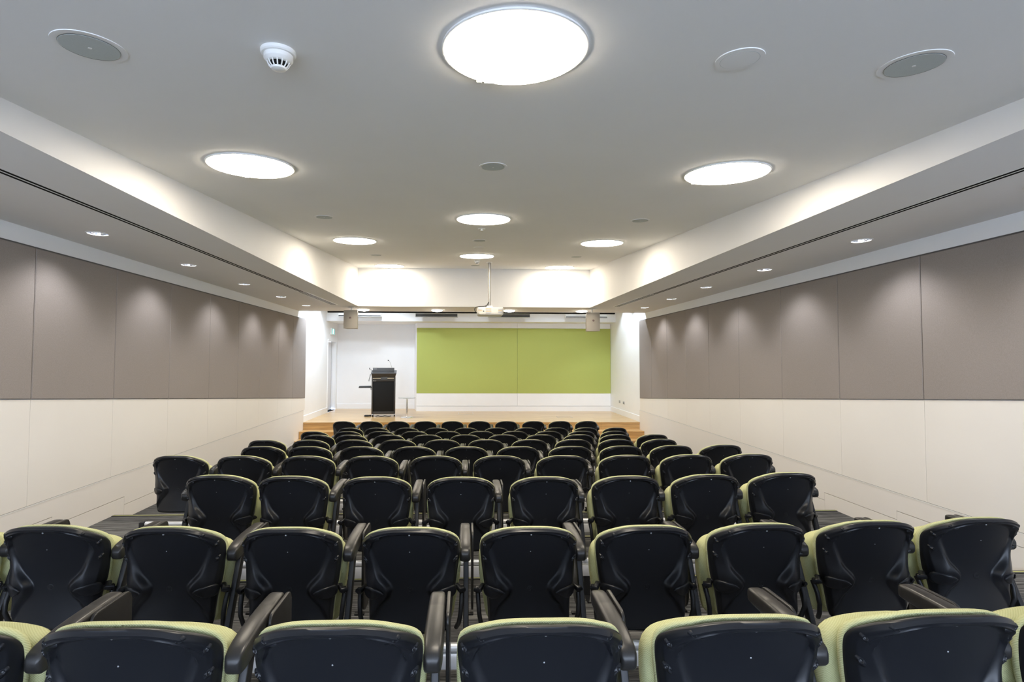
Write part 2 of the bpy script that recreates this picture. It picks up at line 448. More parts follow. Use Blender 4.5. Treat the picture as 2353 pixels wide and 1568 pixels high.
# ---- stage
mb = MB()
mb.box(wl(13) + .01, wr(13) - .01, Y_ST, Y_ST + .02, -.02, ZS)          # riser
xa = lambda y: wl(y) + .002
vs = [mb.v(wl(Y_ST), Y_ST - .015, ZS), mb.v(wr(Y_ST), Y_ST - .015, ZS), mb.v(wr(Y_WALL) , Y_WALL + .01, ZS), mb.v(-1.4, Y_WALL + .01, ZS), mb.v(-1.55, Y_ALC + .01, ZS), mb.v(wl(Y_ALC), Y_ALC + .01, ZS)]
mb.f(*vs)
lo = [mb.v(v.co.x, v.co.y, ZS - .03) for v in vs[:2]]
mb.f(vs[0], lo[0], lo[1], vs[1]); 
b0 = [mb.v(v.co.x, Y_ST + .01, ZS - .03) for v in vs[:2]]
mb.f(lo[0], b0[0], b0[1], lo[1])
st = struct(mb.build('floor_stage', 'wood', smooth=False), 'honey timber stage floor')
for k, (y0, z) in enumerate(((12.64, ZS - .175), (12.28, ZS - .35))):
    s_ = MB()
    s_.box(wl(y0) + .03, wr(y0) - .03, y0 - .012, (12.99, 12.65)[k], z - .03, z, .003).box(wl(y0) + .03, wr(y0) - .03, y0, y0 + .02, z - .176, z - .03)
    struct(s_.build('floor_step', 'wood', smooth=False), 'timber step up to the stage')

# ---- back wall of the stage
struct(MB().box(-1.44, wr(15.9) + .05, Y_WALL, Y_WALL + .12, ZS - .1, 3.25).build('wall_stage', 'stagewall', smooth=False), 'white wall at the back of the stage')
mb = MB()
mb.hexa([(-1.44, Y_WALL, ZS - .1), (-1.58, Y_ALC, ZS - .1), (-1.40, Y_ALC, ZS - .1), (-1.39, Y_WALL + .02, ZS - .1), (-1.44, Y_WALL, 3.25), (-1.58, Y_ALC, 3.25), (-1.40, Y_ALC, 3.25), (-1.39, Y_WALL + .02, 3.25)])
struct(mb.build('wall_alcove_side', 'stagewall', smooth=False))
struct(MB().box(wl(16.6) - .1, -1.45, Y_ALC, Y_ALC + .12, ZS - .1, 3.25).build('wall_alcove', 'stagewall', smooth=False), 'white wall of the alcove behind the lectern')
struct(MB().box(-1.44, wr(15.8), Y_WALL - .03, Y_WALL, ZS, ZS + .148).build('baseboard_back', 'stagewall', smooth=False))
struct(MB().box(wl(16.6), -1.56, Y_ALC - .014, Y_ALC, ZS, ZS + .15).build('baseboard_alcove', 'stagewall', smooth=False))
GX = [-1.438, 1.60, wr(15.8) - .004]
for i in range(2):
    struct(MB().box(GX[i] + .003, GX[i + 1] - .003, Y_WALL - .028, Y_WALL, ZS + .16, 1.066).build('wall_stage', 'stagewall', smooth=False))
    struct(MB().box(GX[i] + .003, GX[i + 1] - .003, Y_WALL - .028, Y_WALL, 3.036, 3.188).build('wall_stage', 'stagewall', smooth=False))
    tag(MB().box(GX[i] + .002, GX[i + 1] - .002, Y_WALL - .034, Y_WALL - .0005, 1.068, 3.034, .004).build('pinboard_panel', 'green', smooth=False),
        'lime green fabric panel on the stage wall, %s of the two' % ('left' if i == 0 else 'right'), 'wall panel', 'green panels on the stage wall')

# ---- door in the left stage wall
d = bpy.data.objects.new('door_1', None); COL.objects.link(d); d.location = (wl(15.88) - .12, 15.88, ZS); d['kind'] = 'structure'; d['label'] = 'white door set back in the left stage wall'
MB().box(-.03, .0, DY0 - 15.88 + .004, DY1 - 15.88 - .03, .018, DZ - ZS - .01, .002).build('door_leaf', 'door', d)
MB().box(-.03, -.004, DY1 - 15.88 - .03, DY1 - 15.88 - .004, .0, DZ - ZS - .005).build('shadow_gap', 'dark', d)
MB().box(-.03, .12, DY0 - 15.88 + .004, DY1 - 15.88 - .03, .0, .008).build('bottom_gap_shade', 'dark', d)  # dark sheet colours in the shaded gap under the leaf
mb = MB(); mb.box(.118, .135, DY0 - 15.88 - .05, DY0 - 15.88, .0, DZ - ZS + .05).box(.118, .135, DY1 - 15.88, DY1 - 15.88 + .05, .0, DZ - ZS + .05).box(.118, .14, DY0 - 15.88, DY1 - 15.88, DZ - ZS, DZ - ZS + .05)
mb.build('door_frame', 'stagewall', d, smooth=False)
MB().lathe([(.012, 0), (.012, .05)], (0, -.33, 1.0), 'x', 12).lathe([(.011, -.36), (.011, -.24)], (.05, 0, 1.0), 'y', 10).build('door_handle', 'chrome', d)

# ------------------------------------------------------------------ things on the ceiling
SL = math.atan(.0767)
def on_ceiling(name, x, y, label, cat, group=None):
    o = thing(name, (x, y, cz(y)), label, cat, group); o.rotation_euler = (SL, 0, 0); return o
def proto_light():
    t = on_ceiling('round_ceiling_light', 0, 0, 'x', 'ceiling light', 'round ceiling lights')
    MB().lathe([(.298, 0), (.303, -.003), (.303, -.009), (.299, -.011), (.294, -.011), (.292, -.008)], seg=72, cap0=False, cap1=False).build('frame', 'trimwhite', t)
    MB().lathe([(.2915, -.007), (.2915, -.0135), (.286, -.0175), (.15, -.019), (.02, -.0195)], seg=64).build('diffuser', 'diff', t)
    c = MB(); a = R(118); x, y = .3 * math.cos(a), .3 * math.sin(a)
    c.box(x - .012, x + .012, y - .006, y + .012, -.02, 0, .002).box(x + .025, x + .075, y + .006, y + .02, -.018, -.004, .002).build('catch', 'trimwhite', t)
    return t
LPOS = [((.203, 2.114), 'largest and nearest round lit ceiling light, alone at the top'),
        ((-1.568, 3.83), 'round lit ceiling light at the left of the nearest pair, near the left soffit'),
        ((1.973, 3.83), 'round lit ceiling light at the right of the nearest pair, near the right soffit'),
        ((.204, 5.729), 'round lit ceiling light on the centre line, between the nearest one and the projector'),
        ((-1.565, 7.42), 'round lit ceiling light at the left of the middle pair'),
        ((1.97, 7.40), 'round lit ceiling light at the right of the middle pair'),
        ((.208, 9.054), 'small looking round lit ceiling light on the centre line just before the projector pole'),
        ((-1.57, 10.87), 'round lit ceiling light farthest left, close to the white beam'),
        ((1.99, 10.85), 'round lit ceiling light farthest right, close to the white beam')]
p = proto_light()
for i, ((x, y), lab) in enumerate(LPOS):
    o = p if i == 0 else copy_tree(p)
    o.location = (x, y, cz(y)); o['label'] = lab

def proto_speaker(sc_=1.0):
    t = on_ceiling('ceiling_speaker', 0, 0, 'x', 'ceiling speaker', 'round ceiling speakers')
    MB().lathe([(.132, 0), (.1315, -.003), (.108, -.0035), (.106, -.003)], seg=48, cap0=False, cap1=False).build('rim', 'ceil', t)
    MB().lathe([(.1075, -.0045), (.107, -.0055)], seg=48, cap0=False, cap1=False).build('shadow_line', 'dark', t)
    g = MB().lathe([(.106, -.0035), (.104, -.006), (.06, -.0066), (.01, -.0068)], seg=48).build('grille', 'grille', t)
    MB().lathe([(.009, -.0066), (.009, -.0075)], seg=4).build('badge', 'trimwhite', g)
    return t
SPOS = [(-1.556, 2.17, 1.0, 'grey ceiling speaker nearest the camera on the left, by the smoke detector'), (1.95, 2.16, 1.0, 'grey ceiling speaker nearest the camera on the right'),
        (.203, 3.763, .78, 'grey ceiling speaker on the centre line behind the nearest big light'), (-1.548, 5.742, .79, 'grey ceiling speaker on the left between the first and second left lights'),
        (1.956, 5.717, .79, 'grey ceiling speaker on the right between the first and second right lights'), (.206, 7.31, .77, 'grey ceiling speaker on the centre line behind the second centre light'),
        (-1.548, 9.1, .8, 'small looking ceiling speaker between the two farthest left lights'), (1.959, 9.06, .8, 'small looking ceiling speaker between the two farthest right lights'),
        (.213, 10.65, .8, 'ceiling speaker on the centre line closest to the white beam')]
p = proto_speaker()
for i, (x, y, s_, lab) in enumerate(SPOS):
    o = p if i == 0 else copy_tree(p)
    o.location = (x, y, cz(y)); o['label'] = lab; o.scale = (s_, s_, 1)
# blank white plates
for i, (x, y, r, lab) in enumerate(((1.172, 2.149, .098, 'plain white round ceiling plate beside the nearest right speaker'), (.219, 8.016, .085, 'plain white round ceiling plate before the third centre light'))):
    t = on_ceiling('ceiling_plate', x, y, lab, 'ceiling plate')
    MB().lathe([(r, 0), (r, -.004), (r * .80, -.0045)], seg=48, cap0=False, cap1=False).build('rim', 'ceil', t)
    MB().lathe([(r * .80, -.0044), (r * .785, -.0050)], seg=48, cap0=False, cap1=False).build('groove_shade', 'grille', t)  # grey ring colours in the shade line round the cover
    MB().lathe([(r * .785, -.002), (r * .78, -.005), (r * .6, -.0053), (r * .3, -.0055)], seg=48).build('cover', 'ceil', t)
# smoke detectors
def detector(x, y, r, lab):
    t = on_ceiling('smoke_detector', x, y, lab, 'smoke detector', 'smoke detectors'); k = r / .07
    MB().lathe([(.07 * k, 0), (.07 * k, -.012 * k), (.066 * k, -.017 * k), (.061 * k, -.018 * k)], seg=40).build('base', 'trimwhite', t)
    b = MB().lathe([(.058 * k, -.018 * k), (.058 * k, -.034 * k), (.05 * k, -.044 * k), (.044 * k, -.047 * k)], seg=40).build('body', 'trimwhite', t)
    MB().lathe([(.036 * k, -.047 * k), (.030 * k, -.066 * k)], seg=32).build('chamber', 'dark', t)
    for i in range(14):
        a = 2 * PI * i / 14
        MB().tube([(.045 * k * math.cos(a), .045 * k * math.sin(a), -.045 * k), (.039 * k * math.cos(a), .039 * k * math.sin(a), -.058 * k), (.03 * k * math.cos(a), .03 * k * math.sin(a), -.068 * k)], .0028 * k, 6).build('rib', 'trimwhite', t)
    MB().lathe([(.031 * k, -.066 * k), (.029 * k, -.073 * k), (.02 * k, -.077 * k), (.006 * k, -.078 * k)], seg=32).build('cap', 'trimwhite', t)
detector(-.786, 2.173, .071, 'white domed smoke detector with black slots near the camera on the left')
detector(.229, 9.83, .058, 'small white smoke detector beside the top of the projector pole')
t = on_ceiling('sprinkler', .205, 6.362, 'small white sprinkler disc on the centre line behind the second centre light', 'sprinkler')
MB().lathe([(.045, 0), (.044, -.006), (.03, -.009)], seg=32).build('rose', 'trimwhite', t)
MB().lathe([(.012, -.009), (.012, -.022), (.02, -.023), (.02, -.025)], seg=20).build('head', 'trimwhite', t)

# recessed downlights with real lamps
def spot(name, loc, energy, color, size, blend, radius, aim=None):
    L = bpy.data.lights.new(name, 'SPOT'); L.energy = energy; L.color = color; L.spot_size = R(size); L.spot_blend = blend; L.shadow_soft_size = radius
    o = bpy.data.objects.new(name, L); COL.objects.link(o); o.location = loc
    if aim: o.rotation_euler = (Vector(aim) - Vector(loc)).to_track_quat('-Z', 'Y').to_euler()
    return o
def proto_down(lamp='lamp', hr=HR):
    t = thing('downlight', (0, 0, SOF), 'x', 'downlight', None)
    MB().lathe([(hr + .014, -.0005), (hr + .012, -.004), (hr, -.005), (hr - .003, -.002), (hr - .003, .004)], seg=40, cap0=False, cap1=False).build('rim', 'trimwhite', t)
    mb = MB(); N = 20
    for k, (ra, ha, rb, hb) in enumerate(((hr - .003, .0, hr - .009, .035), (hr - .009, .035, hr - .028, .075), (hr - .028, .075, .03, .1))):
        for i in range(N):
            a, b = 2 * PI * i / N, 2 * PI * (i + 1) / N
            mb.f(mb.v(ra * math.cos(a), ra * math.sin(a), ha), mb.v(ra * math.cos(b), ra * math.sin(b), ha), mb.v(rb * math.cos(b), rb * math.sin(b), hb), mb.v(rb * math.cos(a), rb * math.sin(a), hb))
    bmesh.ops.remove_doubles(mb.bm, verts=mb.bm.verts, dist=1e-5)
    mb.build('reflector', 'reflector', t, smooth=False)
    MB().lathe([(.03, .1), (.028, .094), (.012, .088)], seg=20).build('bulb', lamp, t)
    return t
p = proto_down(); used = False
DL_E, DL_C = 29.0, (.93, .95, 1.0)
for side, wrd in ((-1, 'left'), (1, 'right')):
    for i, (x, y) in enumerate(DL[side]):
        o = p if not used else copy_tree(p); used = True
        o.location = (x, y, SOF)
        lab = 'recessed chrome downlight in the %s soffit, %s' % (wrd, ['just outside the picture', 'nearest the camera', 'second from the camera', 'third from the camera', 'second from the stage', 'nearest the stage'][i])
        tag(o, lab, 'downlight', 'downlights along the %s soffit' % wrd)
        spot('lamp', (x, y, SOF + .06), DL_E, DL_C, 122, .8, .03)
def proto_dome():
    t = thing('downlight', (0, 0, SOF), 'x', 'downlight', None)
    MB().lathe([(.15, -.0005), (.148, -.006), (.132, -.009), (.128, -.006)], seg=40, cap0=False, cap1=False).build('rim', 'trimwhite', t)
    MB().lathe([(.128, -.004), (.122, -.018), (.105, -.028), (.07, -.036), (.03, -.039)], seg=40).build('lens', 'lampwarm', t)
    return t
p = proto_dome()
for i, (x, y) in enumerate(DLB):
    o = p if i == 0 else copy_tree(p)
    o.location = (x, 12.12, SOF)
    tag(o, 'brightly lit round lens light under the front beam, %s' % ['by the left loudspeaker', 'second from the left', 'just right of the projector', 'by the right loudspeaker'][i], 'downlight', 'lit lens lights under the front beam')

# slot diffusers along both soffits
for side, wrd in ((-1, 'left'), (1, 'right')):
    X = (lambda y: -2.915 + .0142 * y) if side < 0 else (lambda y: 3.395 - .0114 * y)
    def bar(mb, ya, yb, o0, o1, z0, z1):
        mb.hexa([(X(ya) + o0, ya, z0), (X(yb) + o0, yb, z0), (X(yb) + o1, yb, z0), (X(ya) + o1, ya, z0), (X(ya) + o0, ya, z1), (X(yb) + o0, yb, z1), (X(yb) + o1, yb, z1), (X(ya) + o1, ya, z1)])
        return mb
    t = thing('slot_diffuser', (0, 0, 0), 'long twin slot air diffuser in the %s soffit' % wrd, 'air diffuser', 'slot diffusers in the soffits')
    bar(MB(), -1.5, 9.0, -.05, .05, SOF - .002, SOF + .0).build('frame', 'soffit', t, smooth=False)
    bar(MB(), -1.5, 9.0, -.032, -.010, SOF - .0035, SOF - .002).build('slot', 'dark', t, smooth=False)
    bar(MB(), -1.5, 9.0, .010, .032, SOF - .0035, SOF - .002).build('slot', 'dark', t, smooth=False)
    t = thing('air_grille', (0, 0, 0), 'white finned air grille at the stage end of the %s soffit slot' % wrd, 'air grille', 'white air grilles in the soffits')
    bar(MB(), 9.0, 11.1, -.075, .075, SOF - .004, SOF + .0).build('frame', 'trimwhite', t, smooth=False)
    for k in range(3): bar(MB(), 9.02, 11.07, -.05 + k * .038, -.034 + k * .038, SOF - .0055, SOF - .004).build('slot', 'dark', t, smooth=False)
# screen slot by the stage
t = thing('screen_rail', (0, 12.5, SOF), 'long black screen bar under the ceiling edge before the stage', 'screen bar')
MB().box(-3.28, 3.66, -.035, .095, -.006, 0).build('frame', 'soffit', t, smooth=False)
MB().box(-3.27, 3.65, .03, .09, -.036, -.006).build('bottom_bar', 'dark', t, smooth=False)

# stage wall-washers hung above the stage
WPOS = [(-2.97, 'behind the left loudspeaker', 'trimwhite'), (-.80, 'second from left', 'slotgrey'), (1.27, 'partly behind the projector', 'slotgrey'), (3.5, 'behind the right loudspeaker', 'trimwhite')]
for x, w_, m_ in WPOS:
    t = thing('wall_washer', (x, 14.9, 3.337), 'long slim lamp housing hung above the stage, %s' % w_, 'wall washer', 'lamp housings above the stage')
    MB().box(-.6, .6, -.05, .05, .052, .085, .004).build('housing', 'trimwhite', t, smooth=False)
    MB().box(-.592, .592, -.048, -.03, -.029, .051, .002).build('louvre', m_, t, smooth=False)
    MB().box(-.6, .6, -.058, .05, -.048, -.032, .003).build('lower_lip', 'plaststeel', t, smooth=False)
    MB().box(-.592, .592, -.056, -.0485, -.03, -.012, .001).build('slot', 'dark', t, smooth=False)
    for sx in (-1, 1):
        MB().box(sx * .605 - .006, sx * .605 + .006, -.055, .05, -.048, .085, .002).build('end_cap', 'trimwhite', t, smooth=False)
        MB().lathe([(.006, .085), (.006, .6)], (sx * .4, 0, 0), 'z', 8).build('hanger', 'plaststeel', t)

# ------------------------------------------------------------------ loudspeakers, projector
for x, z1, w_, yaw in ((-2.505, 3.155, 'left', 0), (2.865, 3.125, 'right', 0)):
    t = thing('hanging_loudspeaker', (x, 11.62, SOF), 'beige box loudspeaker hung below the %s soffit' % w_, 'loudspeaker', 'hung loudspeakers')
    h = .40; z = z1 - SOF
    b = MB()
    pts = []
    for i in range(9):
        u = -1 + i / 4; pts.append((u * .147, -.10 - .018 * (1 - u * u)))
    b.prism(pts + [(.12, .12), (-.12, .12)], 'xy', z - h, z, .006).build('case', 'speaker', t)
    MB().box(-.149, .149, -.1, -.093, z - h - .002, z + .002).build('grille_edge', 'speaker', t, smooth=False)
    bd = MB().box(-.018, .018, -.124, -.114, z - .185, z - .148, .002).build('badge', 'badge', t)
    MB().prism([(-.006, z - .176), (.006, z - .176), (.0, z - .158)], 'xz', -.1255, -.124).build('emblem', 'mark', bd, smooth=False)
    MB().lathe([(.014, 0), (.014, z + .012), (.02, z + .01), (.02, z)], (.0, 0, 0), 'z', 14).build('stem', 'trimwhite', t)
    MB().box(-.05, .05, -.03, .03, z, z + .012, .002).box(-.07, .07, -.05, .05, -.012, -.0006, .003).build('bracket', 'trimwhite', t)

pj_t = thing('projector', (.475, 10.06, 0), 'white projector hung from the ceiling on a silver pole', 'projector')
b = MB(); rings = []
for z, s_, in ((2.925, .84), (2.932, .93), (2.95, .985), (2.985, 1.0), (3.05, 1.0), (3.07, .985), (3.08, .95)):
    ring = []
    for i in range(40):
        a = 2 * PI * i / 40; c_, q_ = math.cos(a), math.sin(a); e_ = .22
        ring.append((.015 + .252 * s_ * math.copysign(abs(c_) ** e_, c_), .02 + .19 * s_ * math.copysign(abs(q_) ** e_, q_), z))
    rings.append(ring)
b.loft(rings).build('case', 'projector', pj_t)
for x0, n, rows_ in ((-.215, 5, ('paleblue', 'tan')), (-.075, 7, ('tan', 'paleblue', 'tan', 'paleblue')), (.165, 5, ('paleblue', 'tan', 'paleblue'))):
    for r_, m_ in enumerate(rows_):
        g = MB(); zt = 3.06 - r_ * .027 - (.012 if len(rows_) < 4 else 0)
        for k in range(n): g.box(x0 + k * .0155, x0 + k * .0155 + .010, -.1745, -.168, zt - .018, zt)
        g.build('vent_grille', m_, pj_t, smooth=False)
MB().lathe([(.013, -.176), (.012, -.168)], (-.115, 0, 3.0), 'y', 16).build('sensor', 'slotgrey', pj_t)
zc = cz(10.06)
MB().lathe([(.055, zc), (.055, zc - .012), (.036, zc - .014)], (0, 0, 0), 'z', 24).build('flange', 'alu', pj_t)
MB().lathe([(.029, zc - .01), (.029, 3.135), (.034, 3.13), (.034, 3.12)], (0, 0, 0), 'z', 24).build('pole', 'polesteel', pj_t)
MB().box(-.05, .06, -.05, .05, 3.08, 3.12, .006).build('mount', 'trimwhite', pj_t)
MB().tube([(-.012, -.03, 3.19), (-.035, -.045, 3.15), (-.07, -.04, 3.10)], .008, 8).build('cable', 'steel_black', pj_t)
MB().tube([(-.02, -.03, 3.13), (-.10, -.05, 3.105), (-.2, -.06, 3.10), (-.265, -.07, 3.085), (-.285, -.09, 3.05), (-.28, -.1, 3.01), (-.262, -.1, 2.985)], .008, 8).build('cable', 'steel_black', pj_t)

# ------------------------------------------------------------------ lectern, table and small things on the stage
LR = R(6.5)
def lec(x, y, z): return (-2.187 + x * math.cos(LR) - y * math.sin(LR), 14.23 + x * math.sin(LR) + y * math.cos(LR), ZS + z)
lt = thing('lectern', (-2.187, 14.23, ZS), 'tall dark grey lectern on castors with a black cloth front, on the stage', 'lectern')
lt.rotation_euler = (0, 0, LR)
W2 = .315
fr = MB()
fr.box(-W2, -W2 + .035, 0, .4, .075, 1.07, .004).box(W2 - .035, W2, 0, .4, .075, 1.07, .004).box(-W2 + .03, W2 - .03, .01, .4, .075, .145, .003).box(-W2 + .03, W2 - .03, .33, .4, .1, 1.07, .003)
fr.build('carcass', 'lectern', lt)
MB().box(-W2 + .034, W2 - .034, .012, .03, .146, .955, .003).build('front_panel', 'lecmesh', lt)
MB().box(-W2 + .034, W2 - .034, .006, .03, .957, 1.075, .003).build('header', 'lectern', lt)
MB().box(-.265, .265, -.004, .005, 1.03, 1.052, .001).build('rail', 'strip', lt)
MB().box(-.075, .105, -.012, .005, 1.0, 1.08, .002).build('name_plate', 'deskgrey', lt)
for x in (-.275, .27): MB().lathe([(.011, -.008), (.011, .006)], (x, 0, 1.041), 'y', 14).build('lock', 'strip', lt)
tp = MB().loft([[(-.33, -.06, 1.165), (.345, -.06, 1.165), (.345, .4, 1.227), (-.33, .4, 1.227)], [(-.33, -.06, 1.19), (.345, -.06, 1.19), (.345, .4, 1.252), (-.33, .4, 1.252)]]).build('desk_top', 'deskgrey', lt, smooth=False)
MB().loft([[(-.31, 0.0, 1.07), (.31, 0.0, 1.07), (.31, .4, 1.07), (-.31, .4, 1.07)], [(-.325, -.05, 1.165), (.34, -.05, 1.165), (.34, .4, 1.222), (-.325, .4, 1.222)]]).build('desk_skirt', 'lectern', lt, smooth=False)
MB().box(-.285, .285, .0, .03, 1.185, 1.325, .004).build('screen_hood', 'deskgrey', lt)
mk = MB()
for i, w_ in enumerate((.022, .012, .008, .012, .008, .008)): mk.box(-.265 + i * .015, -.265 + i * .015 + min(w_, .012), -.0012, 0, 1.29, 1.29 + (.016 if i == 0 else .01))
mk.build('lettering', 'mark', lt, smooth=False)
mk = MB()
for i in range(6): mk.box(-.275 + i * .014, -.275 + i * .014 + .01, .0048, .006, .966, .966 + (.016 if i == 0 else .008))
mk.build('lettering', 'mark', lt, smooth=False)
for x in (-W2 + .03, W2 - .02):
    for y in (.06, .34):
        c = MB().lathe([(.03, -.013), (.033, -.008), (.033, .008), (.03, .013)], (x, y, .033), 'x', 20).build('castor', 'steel_black', lt)
        MB().box(x - .018, x + .018, y - .02, y + .014, .04, .075, .004).build('fork', 'chrome', c)
sh = MB().box(-.66, -W2 - .001, .04, .36, .78, .80, .003).build('side_shelf', 'lectern', lt)
MB().tube([(-.36, .2, 1.15), (-.385, .2, 1.04), (-.40, .2, 1.0), (-.402, .2, .955)], .012, 8).build('side_arm', 'plaststeel', lt)
MB().tube([(-W2 - .002, .3, .78), (-.36, .3, .74), (-W2 - .002, .3, .70)], .008, 6).build('shelf_stay', 'lectern', lt)
kb = MB().box(-.652, -.345, .06, .34, .0, .014, .004).build('laptop_base', 'steel_black')
kt = thing('laptop', (-2.187, 14.23, ZS + .8005), 'closed black laptop lying on the side shelf of the lectern', 'laptop')
kb.parent = kt; kt.rotation_euler = (0, 0, LR)
MB().hexa([(-.652, .06, .0145), (-.345, .06, .0145), (-.345, .34, .0145), (-.652, .34, .0145), (-.652, .06, .0245), (-.345, .06, .030), (-.345, .34, .030), (-.652, .34, .0245)]).build('laptop_lid', 'deskgrey', kt, smooth=False)
g = thing('gooseneck_microphone', lec(.222, .12, 1.2185), 'thin gooseneck microphone rising from the right of the lectern', 'microphone')
MB().lathe([(.018, 0), (.018, .02), (.01, .024)], seg=16).build('base', 'steel_black', g)
MB().tube([(0, 0, .02), (-.005, 0, .1), (-.025, 0, .17), (-.055, 0, .25), (-.075, 0, .285), (-.09, 0, .3)], .0045, 8).build('stem', 'plaststeel', g)
MB().tube([(-.088, 0, .298), (-.1, 0, .306), (-.118, 0, .312)], [.008, .013, .011], 10).build('capsule', 'steel_black', g)
g = thing('reading_microphone', lec(-.313, .15, 1.2225), 'short bent microphone at the left edge of the lectern', 'microphone')
MB().lathe([(.014, 0), (.014, .02)], seg=14).build('base', 'steel_black', g)
MB().tube([(0, 0, .015), (0, 0, .03), (-.03, 0, .045), (-.06, 0, .05), (-.07, 0, .06)], .005, 8).build('stem', 'steel_black', g)
MB().tube([(-.07, 0, .058), (-.068, 0, .08), (-.06, 0, .1)], [.008, .011, .009], 10).build('capsule', 'steel_black', g)
pts = []
for i in range(60):
    a = 2 * PI * i / 28; r_ = .085 + .015 * math.sin(i * .7)
    pts.append((-2.63 + r_ * math.cos(a), 14.33 + r_ * .9 * math.sin(a), ZS + .014 + i * .0003))
tag(MB().tube(pts, .012, 8).build('cable_coil', 'steel_black'), 'black cable coiled on the stage at the left foot of the lectern', 'cable')
pts = [(-2.40 + .06 * i, 14.30 + .04 * math.sin(i * 1.7), ZS + .013 + (.011 if i % 3 == 1 else 0)) for i in range(8)]
tag(MB().tube(pts, .010, 8).build('loose_cable', 'steel_black'), 'black cable lying loose under the lectern between its castors', 'cable')

gt = thing('side_table', (-1.535, 14.08, ZS), 'small round glass table on a steel stem, right of the lectern', 'table')
MB().lathe([(.17, 0), (.17, .006), (.15, .014), (.03, .022), (.024, .03)], seg=48).build('base', 'chrome', gt)
MB().lathe([(.024, .028), (.024, .515)], seg=24).build('stem', 'chrome', gt)
MB().lathe([(.05, .513), (.05, .52)], seg=24).build('collar', 'chrome', gt)
MB().lathe([(.228, .521), (.23, .523), (.23, .529), (.228, .531)], seg=64).build('glass_top', 'glass', gt)

def fbox(x, y, w_, d_, lab):
    t = thing('floor_box', (x, y, ZS), lab, 'floor box', 'floor boxes in the stage')
    f_ = MB(); k = .012
    f_.box(-w_, w_, -d_, -d_ + k, .0006, .004).box(-w_, w_, d_ - k, d_, .0006, .004).box(-w_, -w_ + k, -d_ + k, d_ - k, .0006, .004).box(w_ - k, w_, -d_ + k, d_ - k, .0006, .004).build('frame', 'plaststeel', t, smooth=False)
    MB().box(-w_ + k, w_ - k, -d_ + k, d_ - k, .0006, .0025).build('lid', 'wood', t, smooth=False)
fbox(.045, 15.15, .21, .28, 'flush timber lidded floor box near the back of the stage, left one')
fbox(2.72, 14.16, .2, .16, 'flush timber lidded floor box near the front right of the stage')

for i, (y, lab) in enumerate(((14.82, 'left wall socket, nearer the green panel, on the right stage wall'), (14.42, 'right wall socket, nearer the audience, on the right stage wall'))):
    t = thing('wall_socket', (wr(y), y, .892), lab, 'socket', 'wall sockets on the stage')
    MB().box(-.011, -.0005, -.06, .06, -.038, .038, .003).build('plate', 'plaststeel', t)
    for dy in (-.028, .028): MB().box(-.0135, -.0112, dy - .014, dy + .014, -.02, .012, .001).build('outlet', 'slotgrey' if i else 'plaststeel', t)
ex = thing('exit_sign', (wl(15.85), 15.85, 2.915), 'small green and white exit sign on the left wall above the door', 'sign')
MB().box(.0005, .04, -.2, .2, -.10, .10, .004).build('case', 'trimwhite', ex)
MB().box(.0405, .043, -.17, .17, -.085, .085).build('face', 'exit', ex, smooth=False)
MB().box(.0432, .0445, -.055, .055, -.07, .075).build('door_mark', 'exitwhite', ex, smooth=False)
mn = MB()
mn.lathe([(.012, .0447), (.012, .046)], (0, .0, .045), 'x', 14)
for a, b, r_ in (((0, .028), (-.01, -.012), .011), ((-.01, -.012), (.02, -.03), .007), ((.02, -.03), (.012, -.058), .006), ((-.01, -.012), (-.026, -.035), .007), ((-.026, -.035), (-.048, -.036), .006), ((0, .024), (.026, .008), .005), ((0, .024), (-.024, .012), .005)):
    dx, dz = b[0] - a[0], b[1] - a[1]; ln = math.hypot(dx, dz); nx, nz = -dz / ln * r_, dx / ln * r_
    mn.prism([(a[0] + nx, a[1] + nz), (a[0] - nx, a[1] - nz), (b[0] - nx, b[1] - nz), (b[0] + nx, b[1] + nz)], 'yz', .0447, .046)
mn.build('running_figure', 'exit', ex, smooth=False)

# ------------------------------------------------------------------ auditorium chairs
DOT = .777                                   # height of the top back screw above the floor
HALF = [(0, .034), (.045, .033), (.084, .0295), (.118, .0225), (.146, .013), (.170, .0005), (.190, -.0155), (.208, -.036), (.219, -.056), (.2235, -.084), (.2225, -.115), (.2185, -.15), (.2115, -.21), (.205, -.26), (.198, -.29), (.192, -.33), (.188, -.38), (.185, -.43), (.176, -.458), (.15, -.468), (.08, -.47), (0, -.47)]
HALF = [(x * 1.035, u) for x, u in HALF]
def spline(pts, n):
    out = []; P = [Vector((*p, 0)) for p in pts]
    for i in range(len(P) - 1):
        p0, p1, p2, p3 = P[max(i - 1, 0)], P[i], P[i + 1], P[min(i + 2, len(P) - 1)]
        for k in range(8):
            t = k / 8
            q = .5 * (2 * p1 + (p2 - p0) * t + (2 * p0 - 5 * p1 + 4 * p2 - p3) * t * t + (3 * p1 - p0 - 3 * p2 + p3) * t ** 3)
            out.append((q.x, q.y))
    out.append(pts[-1]); 
    L = [0]
    for a, b in zip(out, out[1:]): L.append(L[-1] + math.hypot(b[0] - a[0], b[1] - a[1]))
    res = []; j = 0
    for i in range(n):
        d_ = L[-1] * i / (n - 1)
        while j < len(L) - 2 and L[j + 1] < d_: j += 1
        t = (d_ - L[j]) / max(L[j + 1] - L[j], 1e-9)
        res.append((out[j][0] + (out[j + 1][0] - out[j][0]) * t, out[j][1] + (out[j + 1][1] - out[j][1]) * t))
    return res
def outline(half, n):
    h = spline(half, n)
    return h + [(-x, u) for x, u in reversed(h[1:-1])]
def lerp(tab, u):
    if u >= tab[0][0]: return tab[0][1]
    for (a, va), (b, vb) in zip(tab, tab[1:]):
        if u >= b:
            t = (a - u) / (a - b)
            return va + (vb - va) * t
    return tab[-1][1]
